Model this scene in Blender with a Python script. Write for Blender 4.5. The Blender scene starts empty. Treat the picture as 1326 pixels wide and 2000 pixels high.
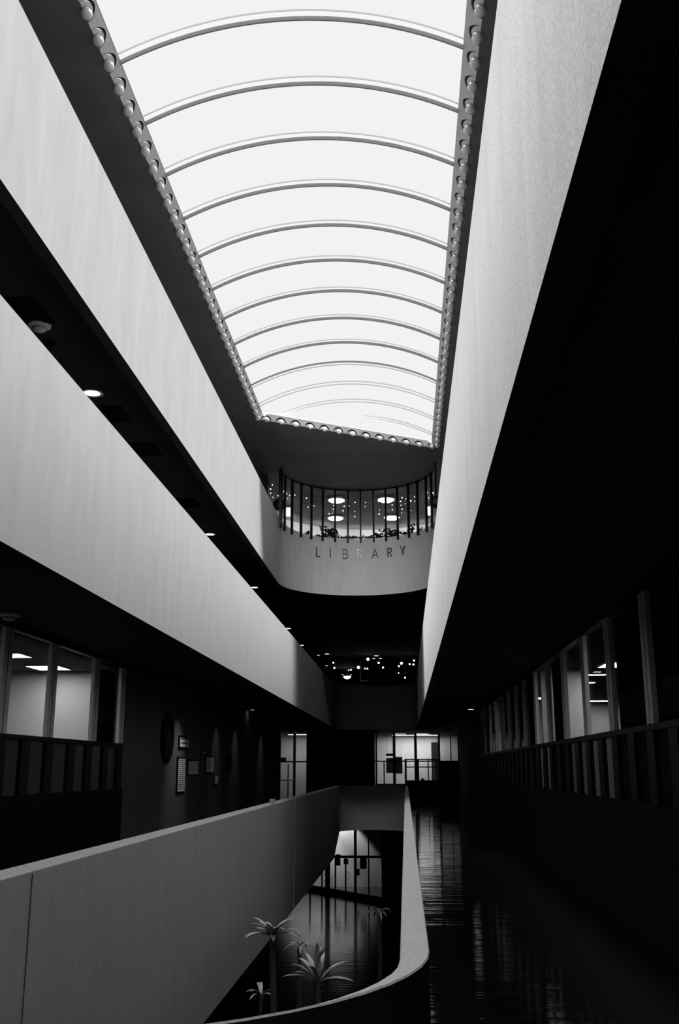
import bpy, bmesh, math, random
from mathutils import Vector, Matrix
random.seed(7)
PI = math.pi
sc = bpy.context.scene
COL = sc.collection

# ------------------------------------------------------------------ camera
# origin = the photographer's eye; the gallery floor is 1.6 m below it, +Y runs down the atrium
cd = bpy.data.cameras.new('camera')
cam = bpy.data.objects.new('camera', cd); COL.objects.link(cam)
cd.sensor_fit = 'VERTICAL'; cd.sensor_height = 36.0; cd.sensor_width = 24.0; cd.lens = 35.0
cd.clip_start = 0.02; cd.clip_end = 300
PITCH = math.atan2(500, 1944.44); YAW = math.atan2(129, math.hypot(1944.44, 500))
cam.rotation_euler = (PI/2 + PITCH, 0, YAW)
sc.camera = cam

# ------------------------------------------------------------------ world, daylight, exposure
sc.view_settings.view_transform = 'Standard'; sc.view_settings.look = 'None'
sc.view_settings.exposure = 0.0; sc.view_settings.gamma = 1.0
sc.view_settings.use_curve_mapping = False
w = bpy.data.worlds.new('world'); sc.world = w; w.use_nodes = True
w.node_tree.nodes['Background'].inputs[0].default_value = (0.9, 0.9, 0.9, 1)
w.node_tree.nodes['Background'].inputs[1].default_value = 0.02
sc.cycles.max_bounces = 8; sc.cycles.diffuse_bounces = 1; sc.cycles.transparent_max_bounces = 24
sc.cycles.sample_clamp_indirect = 4.0
sc.cycles.use_denoising = True

DAY_DOWN, FILL_SIDE, FILL_END, PANE_GLOW = 0.45, 5.5, 8.0, 0.87
def area_light(name, loc, sx, sy, radiance, spread):
    d = bpy.data.lights.new(name, 'AREA'); d.shape = 'RECTANGLE'; d.size = sx; d.size_y = sy
    d.energy = radiance * PI * sx * sy; d.spread = math.radians(spread)
    o = bpy.data.objects.new(name, d); COL.objects.link(o); o.location = loc
    return o
# overcast daylight falling through the vaulted skylight
area_light('skylight_daylight', (-1.14, 9.6, 8.75), 3.8, 25.0, DAY_DOWN, 34)
# opposed soft suns added to brighten the balcony bands from either side
def fill_beam(name, direction, energy, angle):
    d = bpy.data.lights.new(name, 'SUN'); d.energy = energy; d.angle = math.radians(angle)
    o = bpy.data.objects.new(name, d); COL.objects.link(o); o.location = (0, 0, 12)
    o.rotation_euler = Vector(direction).to_track_quat('-Z', 'Y').to_euler()
fill_beam('fill_from_right', (-math.cos(math.radians(62)), 0, -math.sin(math.radians(62))), FILL_SIDE, 13)
fill_beam('fill_from_left', (math.cos(math.radians(62)), 0, -math.sin(math.radians(62))), FILL_SIDE*1.3, 13)
lend = area_light('library_band_fill', (-1.15, 19.3, 7.74), 2.9, 0.30, FILL_END, 46)  # unseen lamp added inside the vault to brighten the library band
lend.rotation_euler = Vector((0, math.cos(math.radians(23)), -math.sin(math.radians(23)))).to_track_quat('-Z', 'Y').to_euler()

# ------------------------------------------------------------------ materials (all neutral greys)
def mat(name, base=0.5, rough=0.6, metal=0.0, emit=0.0, spec=0.5):
    m = bpy.data.materials.new(name); m.use_nodes = True
    b = m.node_tree.nodes['Principled BSDF']
    b.inputs['Base Color'].default_value = (base, base, base, 1)
    b.inputs['Roughness'].default_value = rough; b.inputs['Metallic'].default_value = metal
    b.inputs['Specular IOR Level'].default_value = spec
    if emit:
        b.inputs['Emission Color'].default_value = (1, 1, 1, 1); b.inputs['Emission Strength'].default_value = emit
    return m
def noisy(m, lo, hi, scale=(1, 1, 1), size=4.0, detail=6.0, bump=0.0, dist=0.02, fine=0.0):
    nt = m.node_tree; n = nt.nodes; l = nt.links; b = n['Principled BSDF']
    tc = n.new('ShaderNodeTexCoord'); mp = n.new('ShaderNodeMapping'); mp.inputs['Scale'].default_value = scale
    t = n.new('ShaderNodeTexNoise'); t.inputs['Scale'].default_value = size; t.inputs['Detail'].default_value = detail
    r = n.new('ShaderNodeMapRange'); r.inputs['From Min'].default_value = 0.3; r.inputs['From Max'].default_value = 0.7
    r.inputs['To Min'].default_value = lo; r.inputs['To Max'].default_value = hi
    l.new(tc.outputs['Object'], mp.inputs[0]); l.new(mp.outputs[0], t.inputs[0]); l.new(t.outputs[0], r.inputs[0])
    out = r.outputs[0]
    if fine:
        t2 = n.new('ShaderNodeTexNoise'); t2.inputs['Scale'].default_value = 120; t2.inputs['Detail'].default_value = 3
        l.new(tc.outputs['Object'], t2.inputs[0])
        r2 = n.new('ShaderNodeMapRange'); r2.inputs['From Min'].default_value = 0.3; r2.inputs['From Max'].default_value = 0.7
        r2.inputs['To Min'].default_value = 1 - fine; r2.inputs['To Max'].default_value = 1 + fine
        l.new(t2.outputs[0], r2.inputs[0])
        mu = n.new('ShaderNodeMath'); mu.operation = 'MULTIPLY'
        l.new(out, mu.inputs[0]); l.new(r2.outputs[0], mu.inputs[1]); out = mu.outputs[0]
    l.new(out, b.inputs['Base Color'])
    if bump:
        bp = n.new('ShaderNodeBump'); bp.inputs['Strength'].default_value = bump; bp.inputs['Distance'].default_value = dist
        l.new(t.outputs[0], bp.inputs['Height']); l.new(bp.outputs[0], b.inputs['Normal'])
    return m
M = {}
M['plaster'] = noisy(mat('plaster', 0.8, 0.8, spec=0.2), 0.47, 0.53, (1, 1, 0.22), 6.0, 8, 0.04, 0.01, fine=0.22)
M['smooth_plaster'] = noisy(mat('smooth_plaster', 0.75, 0.8, spec=0.2), 0.84, 0.90, size=9, fine=0.05)
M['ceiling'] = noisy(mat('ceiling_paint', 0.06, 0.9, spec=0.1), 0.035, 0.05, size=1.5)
M['roof_ceiling'] = noisy(mat('roof_ceiling_paint', 0.3, 0.6, spec=0.3), 0.15, 0.20, size=1.2)
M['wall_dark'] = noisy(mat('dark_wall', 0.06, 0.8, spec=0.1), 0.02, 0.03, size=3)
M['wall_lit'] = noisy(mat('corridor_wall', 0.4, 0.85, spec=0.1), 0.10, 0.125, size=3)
M['fascia_shaded'] = noisy(mat('fascia_shaded', 0.4, 0.8, spec=0.2), 0.30, 0.35, size=9, fine=0.05)  # darkened copy of the smooth plaster, shade put into the end fascia's colour
M['room_wall'] = noisy(mat('room_wall', 0.7, 0.8, spec=0.1), 0.72, 0.78, size=2)
M['room_ceiling'] = mat('room_ceiling', 0.18, 0.9, spec=0.1)
M['bronze'] = mat('dark_bronze', 0.006, 0.5, 0.0, spec=0.2)
M['aluminium'] = mat('brushed_aluminium', 0.8, 0.5, 0.0)
M['black'] = mat('black_paint', 0.006, 0.7, spec=0.1)
M['poster'] = mat('poster_print', 0.35, 0.8)
M['globe'] = mat('gilded_ball', 0.85, 0.35, 0.0, spec=0.6)
M['letter_metal'] = mat('letter_metal', 0.07, 0.3, 1.0)
M['strip'] = mat('sealing_strip', 0.28, 0.6); M['thin_strip'] = mat('thin_sealing_strip', 0.75, 0.6)
M['lamp'] = mat('lamp_glow', 0.9, 0.4, emit=5.0)
M['tube'] = mat('tube_glow', 0.9, 0.4, emit=11.0)
M['far_tube'] = mat('far_room_tube', 0.9, 0.4, emit=14.0)
M['bulb'] = mat('bulb_glow', 0.9, 0.4, emit=4.0)
M['paper'] = noisy(mat('paper', 0.7, 0.8), 0.6, 0.75, (1, 1, 14), 6)
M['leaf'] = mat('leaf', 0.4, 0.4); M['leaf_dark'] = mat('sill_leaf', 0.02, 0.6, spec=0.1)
M['trunk'] = noisy(mat('trunk', 0.08, 0.9), 0.05, 0.1, size=20)
M['soil'] = noisy(mat('soil', 0.03, 1, spec=0), 0.01, 0.03, size=12)
M['curtain'] = mat('black_curtain', 0.008, 0.95, spec=0.0)
M['frost'] = None

def floor_mat(name, base, rough, tile):
    m = mat(name, base, rough, spec=0.6); nt = m.node_tree; n = nt.nodes; l = nt.links; b = n['Principled BSDF']
    tc = n.new('ShaderNodeTexCoord'); mp = n.new('ShaderNodeMapping'); mp.inputs['Scale'].default_value = (0.4, 3.4, 1)
    t = n.new('ShaderNodeTexNoise'); t.inputs['Scale'].default_value = 1.6; t.inputs['Detail'].default_value = 3
    br = n.new('ShaderNodeTexBrick'); br.inputs['Scale'].default_value = 1.0; br.offset = 0.0
    br.inputs['Brick Width'].default_value = tile; br.inputs['Row Height'].default_value = tile
    br.inputs['Mortar Size'].default_value = 0.012
    br.inputs['Color1'].default_value = (1, 1, 1, 1); br.inputs['Color2'].default_value = (.96, .96, .96, 1); br.inputs['Mortar'].default_value = (0.4, .4, .4, 1)
    l.new(tc.outputs['Object'], mp.inputs[0]); l.new(mp.outputs[0], t.inputs[0]); l.new(tc.outputs['Object'], br.inputs[0])
    ad = n.new('ShaderNodeMath'); ad.operation = 'MULTIPLY_ADD'; ad.inputs[1].default_value = 0.10
    l.new(br.outputs[0], ad.inputs[0]); l.new(t.outputs[0], ad.inputs[2])
    bp = n.new('ShaderNodeBump'); bp.inputs['Strength'].default_value = 0.22; bp.inputs['Distance'].default_value = 0.03
    l.new(ad.outputs[0], bp.inputs['Height']); l.new(bp.outputs[0], b.inputs['Normal'])
    return m
M['floor'] = floor_mat('polished_floor', 0.006, 0.07, 0.40)
M['hall_floor'] = floor_mat('hall_floor', 0.006, 0.10, 0.60)

def glass_mat():
    m = bpy.data.materials.new('window_glass'); m.use_nodes = True; nt = m.node_tree; n = nt.nodes; l = nt.links
    n.remove(n['Principled BSDF']); o = n['Material Output']
    tr = n.new('ShaderNodeBsdfTransparent'); tr.inputs[0].default_value = (0.92, 0.92, 0.92, 1)
    gl = n.new('ShaderNodeBsdfGlossy'); gl.inputs['Roughness'].default_value = 0.02; gl.inputs[0].default_value = (0.8, 0.8, 0.8, 1)
    lw = n.new('ShaderNodeLayerWeight'); lw.inputs[0].default_value = 0.5
    pw = n.new('ShaderNodeMath'); pw.operation = 'POWER'; pw.inputs[1].default_value = 5.0; l.new(lw.outputs['Facing'], pw.inputs[0])
    fr = n.new('ShaderNodeMath'); fr.operation = 'MULTIPLY_ADD'; fr.inputs[1].default_value = 0.15; fr.inputs[2].default_value = 0.015; l.new(pw.outputs[0], fr.inputs[0])
    mx = n.new('ShaderNodeMixShader'); l.new(fr.outputs[0], mx.inputs[0]); l.new(tr.outputs[0], mx.inputs[1]); l.new(gl.outputs[0], mx.inputs[2])
    l.new(mx.outputs[0], o.inputs[0]); return m
M['glass'] = glass_mat()
def pane_mat(name, glow):
    # milky skylight panel: it glows with the sky behind it and lets the daylight through
    m = bpy.data.materials.new(name); m.use_nodes = True; nt = m.node_tree; n = nt.nodes; l = nt.links
    n.remove(n['Principled BSDF']); o = n['Material Output']
    tr = n.new('ShaderNodeBsdfTransparent'); em = n.new('ShaderNodeEmission'); em.inputs[1].default_value = glow
    ad = n.new('ShaderNodeAddShader'); l.new(tr.outputs[0], ad.inputs[0]); l.new(em.outputs[0], ad.inputs[1])
    l.new(ad.outputs[0], o.inputs[0]); return m
M['pane'] = pane_mat('milky_skylight_panel', PANE_GLOW); M['rib_white'] = pane_mat('clear_rib', 0.02)
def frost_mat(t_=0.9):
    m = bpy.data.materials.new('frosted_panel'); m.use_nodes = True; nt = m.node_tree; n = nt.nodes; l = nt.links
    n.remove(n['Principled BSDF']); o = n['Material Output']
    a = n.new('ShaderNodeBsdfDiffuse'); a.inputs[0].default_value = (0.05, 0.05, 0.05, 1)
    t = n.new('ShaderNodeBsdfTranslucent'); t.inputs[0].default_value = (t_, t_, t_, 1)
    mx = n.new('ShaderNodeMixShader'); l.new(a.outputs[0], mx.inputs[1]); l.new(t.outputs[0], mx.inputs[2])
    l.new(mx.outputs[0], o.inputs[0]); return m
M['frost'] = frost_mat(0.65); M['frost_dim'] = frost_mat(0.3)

# ------------------------------------------------------------------ helpers
def mesh_obj(name, verts, faces, m, parent=None, smooth=False, recalc=True):
    me = bpy.data.meshes.new(name); me.from_pydata([tuple(v) for v in verts], [], faces)
    if recalc:
        bm = bmesh.new(); bm.from_mesh(me); bmesh.ops.recalc_face_normals(bm, faces=bm.faces); bm.to_mesh(me); bm.free()
    if smooth:
        for p in me.polygons: p.use_smooth = True
    me.materials.append(m)
    o = bpy.data.objects.new(name, me); COL.objects.link(o)
    if parent is not None: o.parent = parent
    return o
class MB:
    def __init__(s): s.v = []; s.f = []
    def add(s, vs, fs):
        k = len(s.v); s.v += [Vector(v) for v in vs]; s.f += [tuple(i + k for i in f) for f in fs]; return s
    def box(s, x0, x1, y0, y1, z0, z1):
        return s.add([(x0,y0,z0),(x1,y0,z0),(x1,y1,z0),(x0,y1,z0),(x0,y0,z1),(x1,y0,z1),(x1,y1,z1),(x0,y1,z1)],
                     [(0,3,2,1),(4,5,6,7),(0,1,5,4),(1,2,6,5),(2,3,7,6),(3,0,4,7)])
    def obox(s, c, ux, uy, uz, hx, hy, hz):
        c = Vector(c); ux = Vector(ux).normalized()*hx; uy = Vector(uy).normalized()*hy; uz = Vector(uz).normalized()*hz
        vs = [c+a*ux+b*uy+d*uz for d in (-1,1) for (a,b) in ((-1,-1),(1,-1),(1,1),(-1,1))]
        return s.add(vs, [(0,3,2,1),(4,5,6,7),(0,1,5,4),(1,2,6,5),(2,3,7,6),(3,0,4,7)])
    def tube(s, pts, r, n=8):
        rings = []; pts = [Vector(p) for p in pts]
        rr = r if isinstance(r, (list, tuple)) else [r]*len(pts)
        for i, p in enumerate(pts):
            t = (pts[min(i+1, len(pts)-1)] - pts[max(i-1, 0)]).normalized()
            a = t.cross(Vector((0, 0, 1)));
            if a.length < 0.05: a = t.cross(Vector((1, 0, 0)))
            a.normalize(); b = t.cross(a)
            rings.append([p + rr[i]*(math.cos(2*PI*k/n)*a + math.sin(2*PI*k/n)*b) for k in range(n)])
        vs = [v for g in rings for v in g]; fs = []
        for i in range(len(pts)-1):
            for k in range(n): fs.append((i*n+k, i*n+(k+1) % n, (i+1)*n+(k+1) % n, (i+1)*n+k))
        fs.append(tuple(range(n))); fs.append(tuple((len(pts)-1)*n+k for k in range(n)))
        return s.add(vs, fs)
    def lathe(s, c, prof, n=20, axis='z'):
        vs = []; fs = []; c = Vector(c)
        for (r, h) in prof:
            for k in range(n):
                a = 2*PI*k/n; x, y = r*math.cos(a), r*math.sin(a)
                vs.append(c + (Vector((x, y, h)) if axis == 'z' else (Vector((h, x, y)) if axis == 'x' else Vector((x, h, y)))))
        for i in range(len(prof)-1):
            for k in range(n): fs.append((i*n+k, i*n+(k+1) % n, (i+1)*n+(k+1) % n, (i+1)*n+k))
        fs.append(tuple(range(n))); fs.append(tuple((len(prof)-1)*n+k for k in range(n)))
        return s.add(vs, fs)
    def ball(s, c, r, n=14):
        return s.lathe(c, [(max(r*math.sin(PI*i/n), 1e-4), -r*math.cos(PI*i/n)) for i in range(n+1)], n)
    def build(s, name, m, parent=None, smooth=False): return mesh_obj(name, s.v, s.f, m, parent, smooth)
def tag(o, label, cat, group=None):
    o['label'] = label; o['category'] = cat
    if group: o['group'] = group
    return o
def empty(name, loc, label, cat, group=None, rz=0):
    o = bpy.data.objects.new(name, None); COL.objects.link(o); o.location = loc; o.rotation_euler.z = rz
    o.empty_display_size = 0.1
    return tag(o, label, cat, group)
def struct(o): o['kind'] = 'structure'; return o
def copy_tree(o, parent=None):
    c = o.copy(); COL.objects.link(c); c.parent = parent
    for ch in [x for x in bpy.data.objects if x.parent == o]: copy_tree(ch, c)
    return c
ORD = ['first','second','third','fourth','fifth','sixth','seventh','eighth','ninth','tenth','eleventh','twelfth','thirteenth','fourteenth','fifteenth','sixteenth','seventeenth','eighteenth']

# pixel of the 1326x2000 photograph -> direction from the eye (used only to measure real positions on planes)
_f = 1944.44
def ray(u, v):
    a = (u-663)/_f; b = (1000-v)/_f
    F = math.cos(PITCH)-b*math.sin(PITCH); U = b*math.cos(PITCH)+math.sin(PITCH)
    return Vector((a*math.cos(YAW)-F*math.sin(YAW), a*math.sin(YAW)+F*math.cos(YAW), U))
def atz(u, v, z): r = ray(u, v); return r*(z/r.z)
def atx(u, v, x): r = ray(u, v); return r*(x/r.x)
def aty(u, v, y): r = ray(u, v); return r*(y/r.y)

# ------------------------------------------------------------------ levels
F0, F1, F2, F3 = -6.2, -1.6, 2.0, 5.25        # finished floors
C1, C2, ROOF = 1.67, 4.85, 7.53               # ceilings
XW, XR = -4.63, 2.24                          # gallery walls of the first level

def ring_path(xl, xr, y0, y1, n=28):
    """closed oval outline of the well: straight sides, half-round ends (y0, y1 are the arc centres)"""
    c = (xl+xr)/2; R = (xr-xl)/2; p = []
    ys = [y0 + (y1-y0)*i/12 for i in range(13)]
    for y in ys: p.append((xr, y, 1, 0))
    for i in range(1, n):
        a = PI*i/n; p.append((c+R*math.cos(a), y1+R*math.sin(a), math.cos(a), math.sin(a)))
    for y in reversed(ys): p.append((xl, y, -1, 0))
    for i in range(1, n):
        a = PI+PI*i/n; p.append((c+R*math.cos(a), y0+R*math.sin(a), math.cos(a), math.sin(a)))
    return p
def band(name, path, zb, zt, th, m, slope=0.03):
    """zb, zt: functions of x,y"""
    n = len(path); vs = []
    rings = []
    for (x, y, nx, ny) in path:
        b, t = zb(x, y), zt(x, y)
        rings.append([(x, y, b), (x, y, t-slope-0.006), (x+nx*0.006, y+ny*0.006, t-slope), (x+nx*th, y+ny*th, t), (x+nx*(th+0.004), y+ny*(th+0.004), t-0.006), (x+nx*(th+0.004), y+ny*(th+0.004), b)])
    fs = []; k = 6
    for i in range(n):
        vs += rings[i]; j = (i+1) % n
        for q in range(k): fs.append((i*k+q, i*k+(q+1) % k, j*k+(q+1) % k, j*k+q))
    o = mesh_obj(name, vs, fs, m, None)
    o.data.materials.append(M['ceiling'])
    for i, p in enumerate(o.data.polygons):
        if i % 6 in (4, 5): p.material_index = 1     # gallery side and underside, shade put into their colour
    return o
def slab(name, path, off, box, zb, zt, m, m2=None):
    """floor plate with an oval hole; the underside takes m2"""
    x0, x1, y0, y1 = box; n = len(path); vs = []
    c = (path[0][0]+path[n//2][0])/2
    ya = min(p[1] for p in path if p[3] == 0); yb = max(p[1] for p in path if p[3] == 0)
    for (x, y, nx, ny) in path:
        ix, iy = x+nx*off, y+ny*off
        if ny == 0: ox, oy = (x1 if nx > 0 else x0), y
        else:
            cy = yb if ny > 0 else ya; ts = []
            if nx > 1e-6: ts.append((x1-c)/nx)
            if nx < -1e-6: ts.append((x0-c)/nx)
            ts.append(((y1 if ny > 0 else y0)-cy)/ny)
            t = min(ts); ox, oy = c+nx*t, cy+ny*t
        vs += [(ix, iy, zt), (ox, oy, zt), (ox, oy, zb), (ix, iy, zb)]
    # outer corners
    fs = []
    for i in range(n):
        j = (i+1) % n
        for q in range(4): fs.append((i*4+q, i*4+(q+1) % 4, j*4+(q+1) % 4, j*4+q))
    o = mesh_obj(name, vs, fs, m, None)
    # corner fillers so the plate is a full rectangle
    if m2:
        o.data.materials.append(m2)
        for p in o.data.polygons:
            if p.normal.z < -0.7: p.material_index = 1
    return o

# ------------------------------------------------------------------ setting: parapet bands and floor plates
P1 = ring_path(-2.555, -0.032, 3.97, 39.75)
P2 = ring_path(-2.50, 0.42, 0.2, 36.3)
P3 = ring_path(-3.15, 0.87, -0.6, 24.8)
lerp = lambda a, b, t: a+(b-a)*max(0, min(1, t))
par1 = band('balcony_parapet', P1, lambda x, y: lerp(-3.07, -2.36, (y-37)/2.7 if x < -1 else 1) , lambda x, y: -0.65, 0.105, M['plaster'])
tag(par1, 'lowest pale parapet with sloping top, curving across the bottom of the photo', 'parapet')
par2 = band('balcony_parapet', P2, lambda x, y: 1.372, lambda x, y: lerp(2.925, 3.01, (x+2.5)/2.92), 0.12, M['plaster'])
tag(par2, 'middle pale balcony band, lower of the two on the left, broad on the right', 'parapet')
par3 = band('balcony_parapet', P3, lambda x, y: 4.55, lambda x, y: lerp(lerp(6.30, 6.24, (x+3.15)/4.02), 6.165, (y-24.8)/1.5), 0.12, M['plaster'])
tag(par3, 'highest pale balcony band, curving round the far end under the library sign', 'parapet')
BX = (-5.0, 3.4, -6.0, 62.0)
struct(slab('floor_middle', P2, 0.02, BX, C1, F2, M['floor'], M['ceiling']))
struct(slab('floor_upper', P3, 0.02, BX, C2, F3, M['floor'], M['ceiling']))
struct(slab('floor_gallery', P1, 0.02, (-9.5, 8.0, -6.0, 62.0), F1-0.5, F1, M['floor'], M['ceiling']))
fo = MB().box(-12, 10, -6, 64, F0-0.2, F0).build('floor', M['hall_floor']); struct(fo)

# skylight opening: straight sides, slanting far end
SX0, SX1, SY0 = -3.18, 0.915, -3.0
def endy(x): return 20.93 + 0.585*(x+2.99)
SK = 0.585
q = [(SX0, SY0), (SX1, SY0), (SX1, endy(SX1)), (SX0, endy(SX0))]
Q = [(-5.0, -6.0), (3.4, -6.0), (3.4, 40.0), (-5.0, 40.0)]
vs = []; fs = []
for i in range(4): vs += [(*q[i], ROOF), (*Q[i], ROOF), (*Q[i], ROOF+0.3), (*q[i], ROOF+0.02)]
for i in range(4):
    j = (i+1) % 4
    for k in range(4): fs.append((i*4+k, i*4+(k+1) % 4, j*4+(k+1) % 4, j*4+k))
struct(mesh_obj('ceiling_roof', vs, fs, M['roof_ceiling']))

# enclosing walls
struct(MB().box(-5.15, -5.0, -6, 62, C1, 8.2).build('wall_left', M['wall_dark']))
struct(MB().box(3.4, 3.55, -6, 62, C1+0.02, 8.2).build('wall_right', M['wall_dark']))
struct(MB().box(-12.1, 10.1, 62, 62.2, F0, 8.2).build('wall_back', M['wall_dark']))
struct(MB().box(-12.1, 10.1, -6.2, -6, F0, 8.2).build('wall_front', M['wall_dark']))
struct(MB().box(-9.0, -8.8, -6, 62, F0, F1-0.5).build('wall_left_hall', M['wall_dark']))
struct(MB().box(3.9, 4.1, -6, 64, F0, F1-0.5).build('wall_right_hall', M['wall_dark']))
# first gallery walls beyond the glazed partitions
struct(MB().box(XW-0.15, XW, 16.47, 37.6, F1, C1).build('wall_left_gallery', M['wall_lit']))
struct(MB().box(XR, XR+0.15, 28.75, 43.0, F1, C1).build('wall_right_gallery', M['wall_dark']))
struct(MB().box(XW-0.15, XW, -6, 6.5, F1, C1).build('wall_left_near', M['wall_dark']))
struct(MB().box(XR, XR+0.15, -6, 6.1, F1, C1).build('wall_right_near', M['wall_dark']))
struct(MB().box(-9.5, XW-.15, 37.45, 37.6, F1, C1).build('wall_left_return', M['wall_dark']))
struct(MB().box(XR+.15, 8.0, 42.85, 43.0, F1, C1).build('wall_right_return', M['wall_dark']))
# roof over the side offices
struct(MB().box(-9.5, -5.15, -6, 62, C1, C1+0.15).build('ceiling_left_office', M['room_ceiling']))
struct(MB().box(3.55, 8.0, -6, 62, C1, C1+0.15).build('ceiling_right_office', M['room_ceiling']))

# ------------------------------------------------------------------ skylight
SPR, RISE, GX0, GX1 = 7.63, 0.47, -3.05, 0.755
CH = GX1-GX0; CXs = (GX0+GX1)/2; RR = CH*CH/(8*RISE)+RISE/2
def arcz(x, dr=0.0): return SPR+RISE-RR + math.sqrt(max((RR+dr)**2-(x-CXs)**2, 0))
sky = empty('skylight', (CXs, 9, SPR), 'long vaulted milky skylight with curved ribs over the atrium', 'skylight')
def sk(o):
    o.parent = sky; o.matrix_parent_inverse = Matrix.Translation((-CXs, -9, -SPR)); return o
TY = 0.32   # the glazed end wall stands this far behind the bead row
def tymy(x): return endy(x)+TY
N = 40; xs = [GX0+CH*i/N for i in range(N+1)]
vs = []; fs = []
for x in xs:
    vs += [(x, SY0, arcz(x, .014)), (x, tymy(x), arcz(x, .014))]
for i in range(N): fs.append((2*i, 2*i+2, 2*i+3, 2*i+1))
sk(mesh_obj('glazing_panel', vs, fs, M['pane'], smooth=True))
vs = []; fs = []
for x in xs: vs += [(x, tymy(x), SPR+0.02), (x, tymy(x), arcz(x, .014))]
for i in range(N): fs.append((2*i, 2*i+2, 2*i+3, 2*i+1))
sk(mesh_obj('end_glazing', vs, fs, M['pane']))
vs = [(x, SY0, z_) for x in xs for z_ in (SPR, arcz(x, .014))]
sk(mesh_obj('near_end_glazing', vs, fs, M['pane']))
def arch(y0, y1, r0, r1, xmin=GX0):
    mb = MB(); pts = [x for x in xs if x >= xmin-1e-6]
    if len(pts) < 3: return None
    vs = []
    for x in pts:
        za, zb_ = arcz(x, r0), arcz(x, r1)
        vs += [(x, y0, za), (x, y1, za), (x, y1, zb_), (x, y0, zb_)]
    fs = []
    for i in range(len(pts)-1):
        for k_ in range(4): fs.append((4*i+k_, 4*i+(k_+1) % 4, 4*i+4+(k_+1) % 4, 4*i+4+k_))
    fs += [(0, 1, 2, 3), tuple(4*(len(pts)-1)+k_ for k_ in range(4))]
    return mb.add(vs, fs)
for k in range(-11, 13):
    y = 9.31+1.09*k
    xmin = GX0 if y+0.15 < tymy(GX0) else GX0 + 0  # clipped by the slanting end wall
    if y > tymy(GX0)-0.2: xmin = (y-TY-20.93)/SK-2.99+0.1
    far = k >= 9
    r = sk(arch(y-0.10, y, -0.012, 0.010, xmin).build('rib', M['rib_white'], smooth=False))
    if far:
        a = arch(y-0.108, y-0.10, -0.03 if k == 9 else -0.016, 0.008, xmin); b = arch(y+0.05, y+0.058, -0.016, 0.008, xmin)
    else:
        a = arch(y-0.104, y-0.10, -0.012, 0.008, xmin); b = arch(y, y+0.02, -0.040, 0.008, xmin)
    for p in (a, b):
        s = p.build('sealing_strip', M['strip' if (k == 9 and p is a) or (not far and p is b) else 'thin_strip']); s.parent = r
# white ledge and curb of the slanting end
def strip_end(name, dy0, z0, dy1, z1, m, t=0.02):
    vs = []
    for x in (GX0-0.06, GX1+0.06):
        vs += [(x, endy(x)+dy0, z0), (x, endy(x)+dy1, z1), (x, endy(x)+dy1+t, z1+t*0.2), (x, endy(x)+dy0+t, z0+t)]
    return sk(mesh_obj(name, vs, [(0,1,5,4),(1,2,6,5),(2,3,7,6),(3,0,4,7),(0,1,2,3),(4,5,6,7)], m))
strip_end('end_ledge', 0.0, 7.70, 0.30, 7.725, M['smooth_plaster'])
strip_end('end_curb', 0.30, 7.725, 0.30, 7.80, M['smooth_plaster'])

# ------------------------------------------------------------------ beaded fascias round the skylight
def fascia(name, P0, U, V, Wd, length, width, pitch, first, count, label, R=0.15, BR=0.062, fm='smooth_plaster'):
    """P0 origin on the lower edge, U along, V up the face, Wd = out of the face (towards the room)"""
    P0 = Vector(P0); U = Vector(U).normalized(); V = Vector(V).normalized(); Wd = Vector(Wd).normalized()
    e = empty(name, P0, label, 'skylight trim')
    mb = MB(); n = 10
    def pt(u, v, d=0): return U*u+V*v+Wd*d
    # face with half-round notches on its lower edge
    prev = 0.0; th = 0.02
    for i in range(count):
        c = first+pitch*i
        a = c-R; b = c+R
        for (p, q_) in ((prev, a),):
            mb.add([pt(p,0,0),pt(q_,0,0),pt(q_,width,0),pt(p,width,0),pt(p,0,-th),pt(q_,0,-th),pt(q_,width,-th),pt(p,width,-th)],
                   [(0,1,2,3),(4,7,6,5),(0,4,5,1)])
        for s in range(n):
            t0 = PI-PI*s/n; t1 = PI-PI*(s+1)/n
            u0, v0 = c+R*math.cos(t0), R*math.sin(t0); u1, v1 = c+R*math.cos(t1), R*math.sin(t1)
            mb.add([pt(u0,v0),pt(u1,v1),pt(u1,width),pt(u0,width),pt(u0,v0,-th),pt(u1,v1,-th)], [(0,1,2,3),(0,4,5,1)])
        prev = b
    mb.add([pt(prev,0),pt(length,0),pt(length,width),pt(prev,width)], [(0,1,2,3)])
    mesh_obj('fascia_board', mb.v, mb.f, M[fm], e, recalc=False)
    # black sheet behind, painting in the shade under each notch rim
    MB().add([pt(0,0,-.06),pt(length,0,-.06),pt(length,width,-.06),pt(0,width,-.06)], [(0,1,2,3)]).build('rim_shade_back', M['black'], e)
    r2 = R*0.90; first_disc = first_ball = None
    for i in range(count):
        c = first+pitch*i
        if first_disc is None:
            mm = MB(); ring = [(r2*math.cos(PI*s/14), max(r2*math.sin(PI*s/14)-0.022, -0.001)) for s in range(15)]
            mm.v = [pt(a, b, -0.010) for a, b in ring]+[pt(a, b, -0.03) for a, b in ring]
            mm.f = [tuple(range(15)), tuple(range(29, 14, -1))]+[(s, s+15, s+16, s+1) for s in range(14)]+[(0,14,29,15)]
            first_disc = mm.build('half_round_cup', M[fm], e)
            first_ball = MB().ball((0,0,0), BR).build('ball', M['globe'], e, smooth=True)
            d, bl = first_disc, first_ball
        else:
            d = first_disc.copy(); COL.objects.link(d); d.parent = e
            bl = first_ball.copy(); COL.objects.link(bl); bl.parent = e
        d.location = U*c
        bl.location = U*c + V*0.015 + Wd*0.030
    return e
nb = 46
L_ = endy(SX0)-SY0
y_first = 8.85-0.395*28
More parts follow.
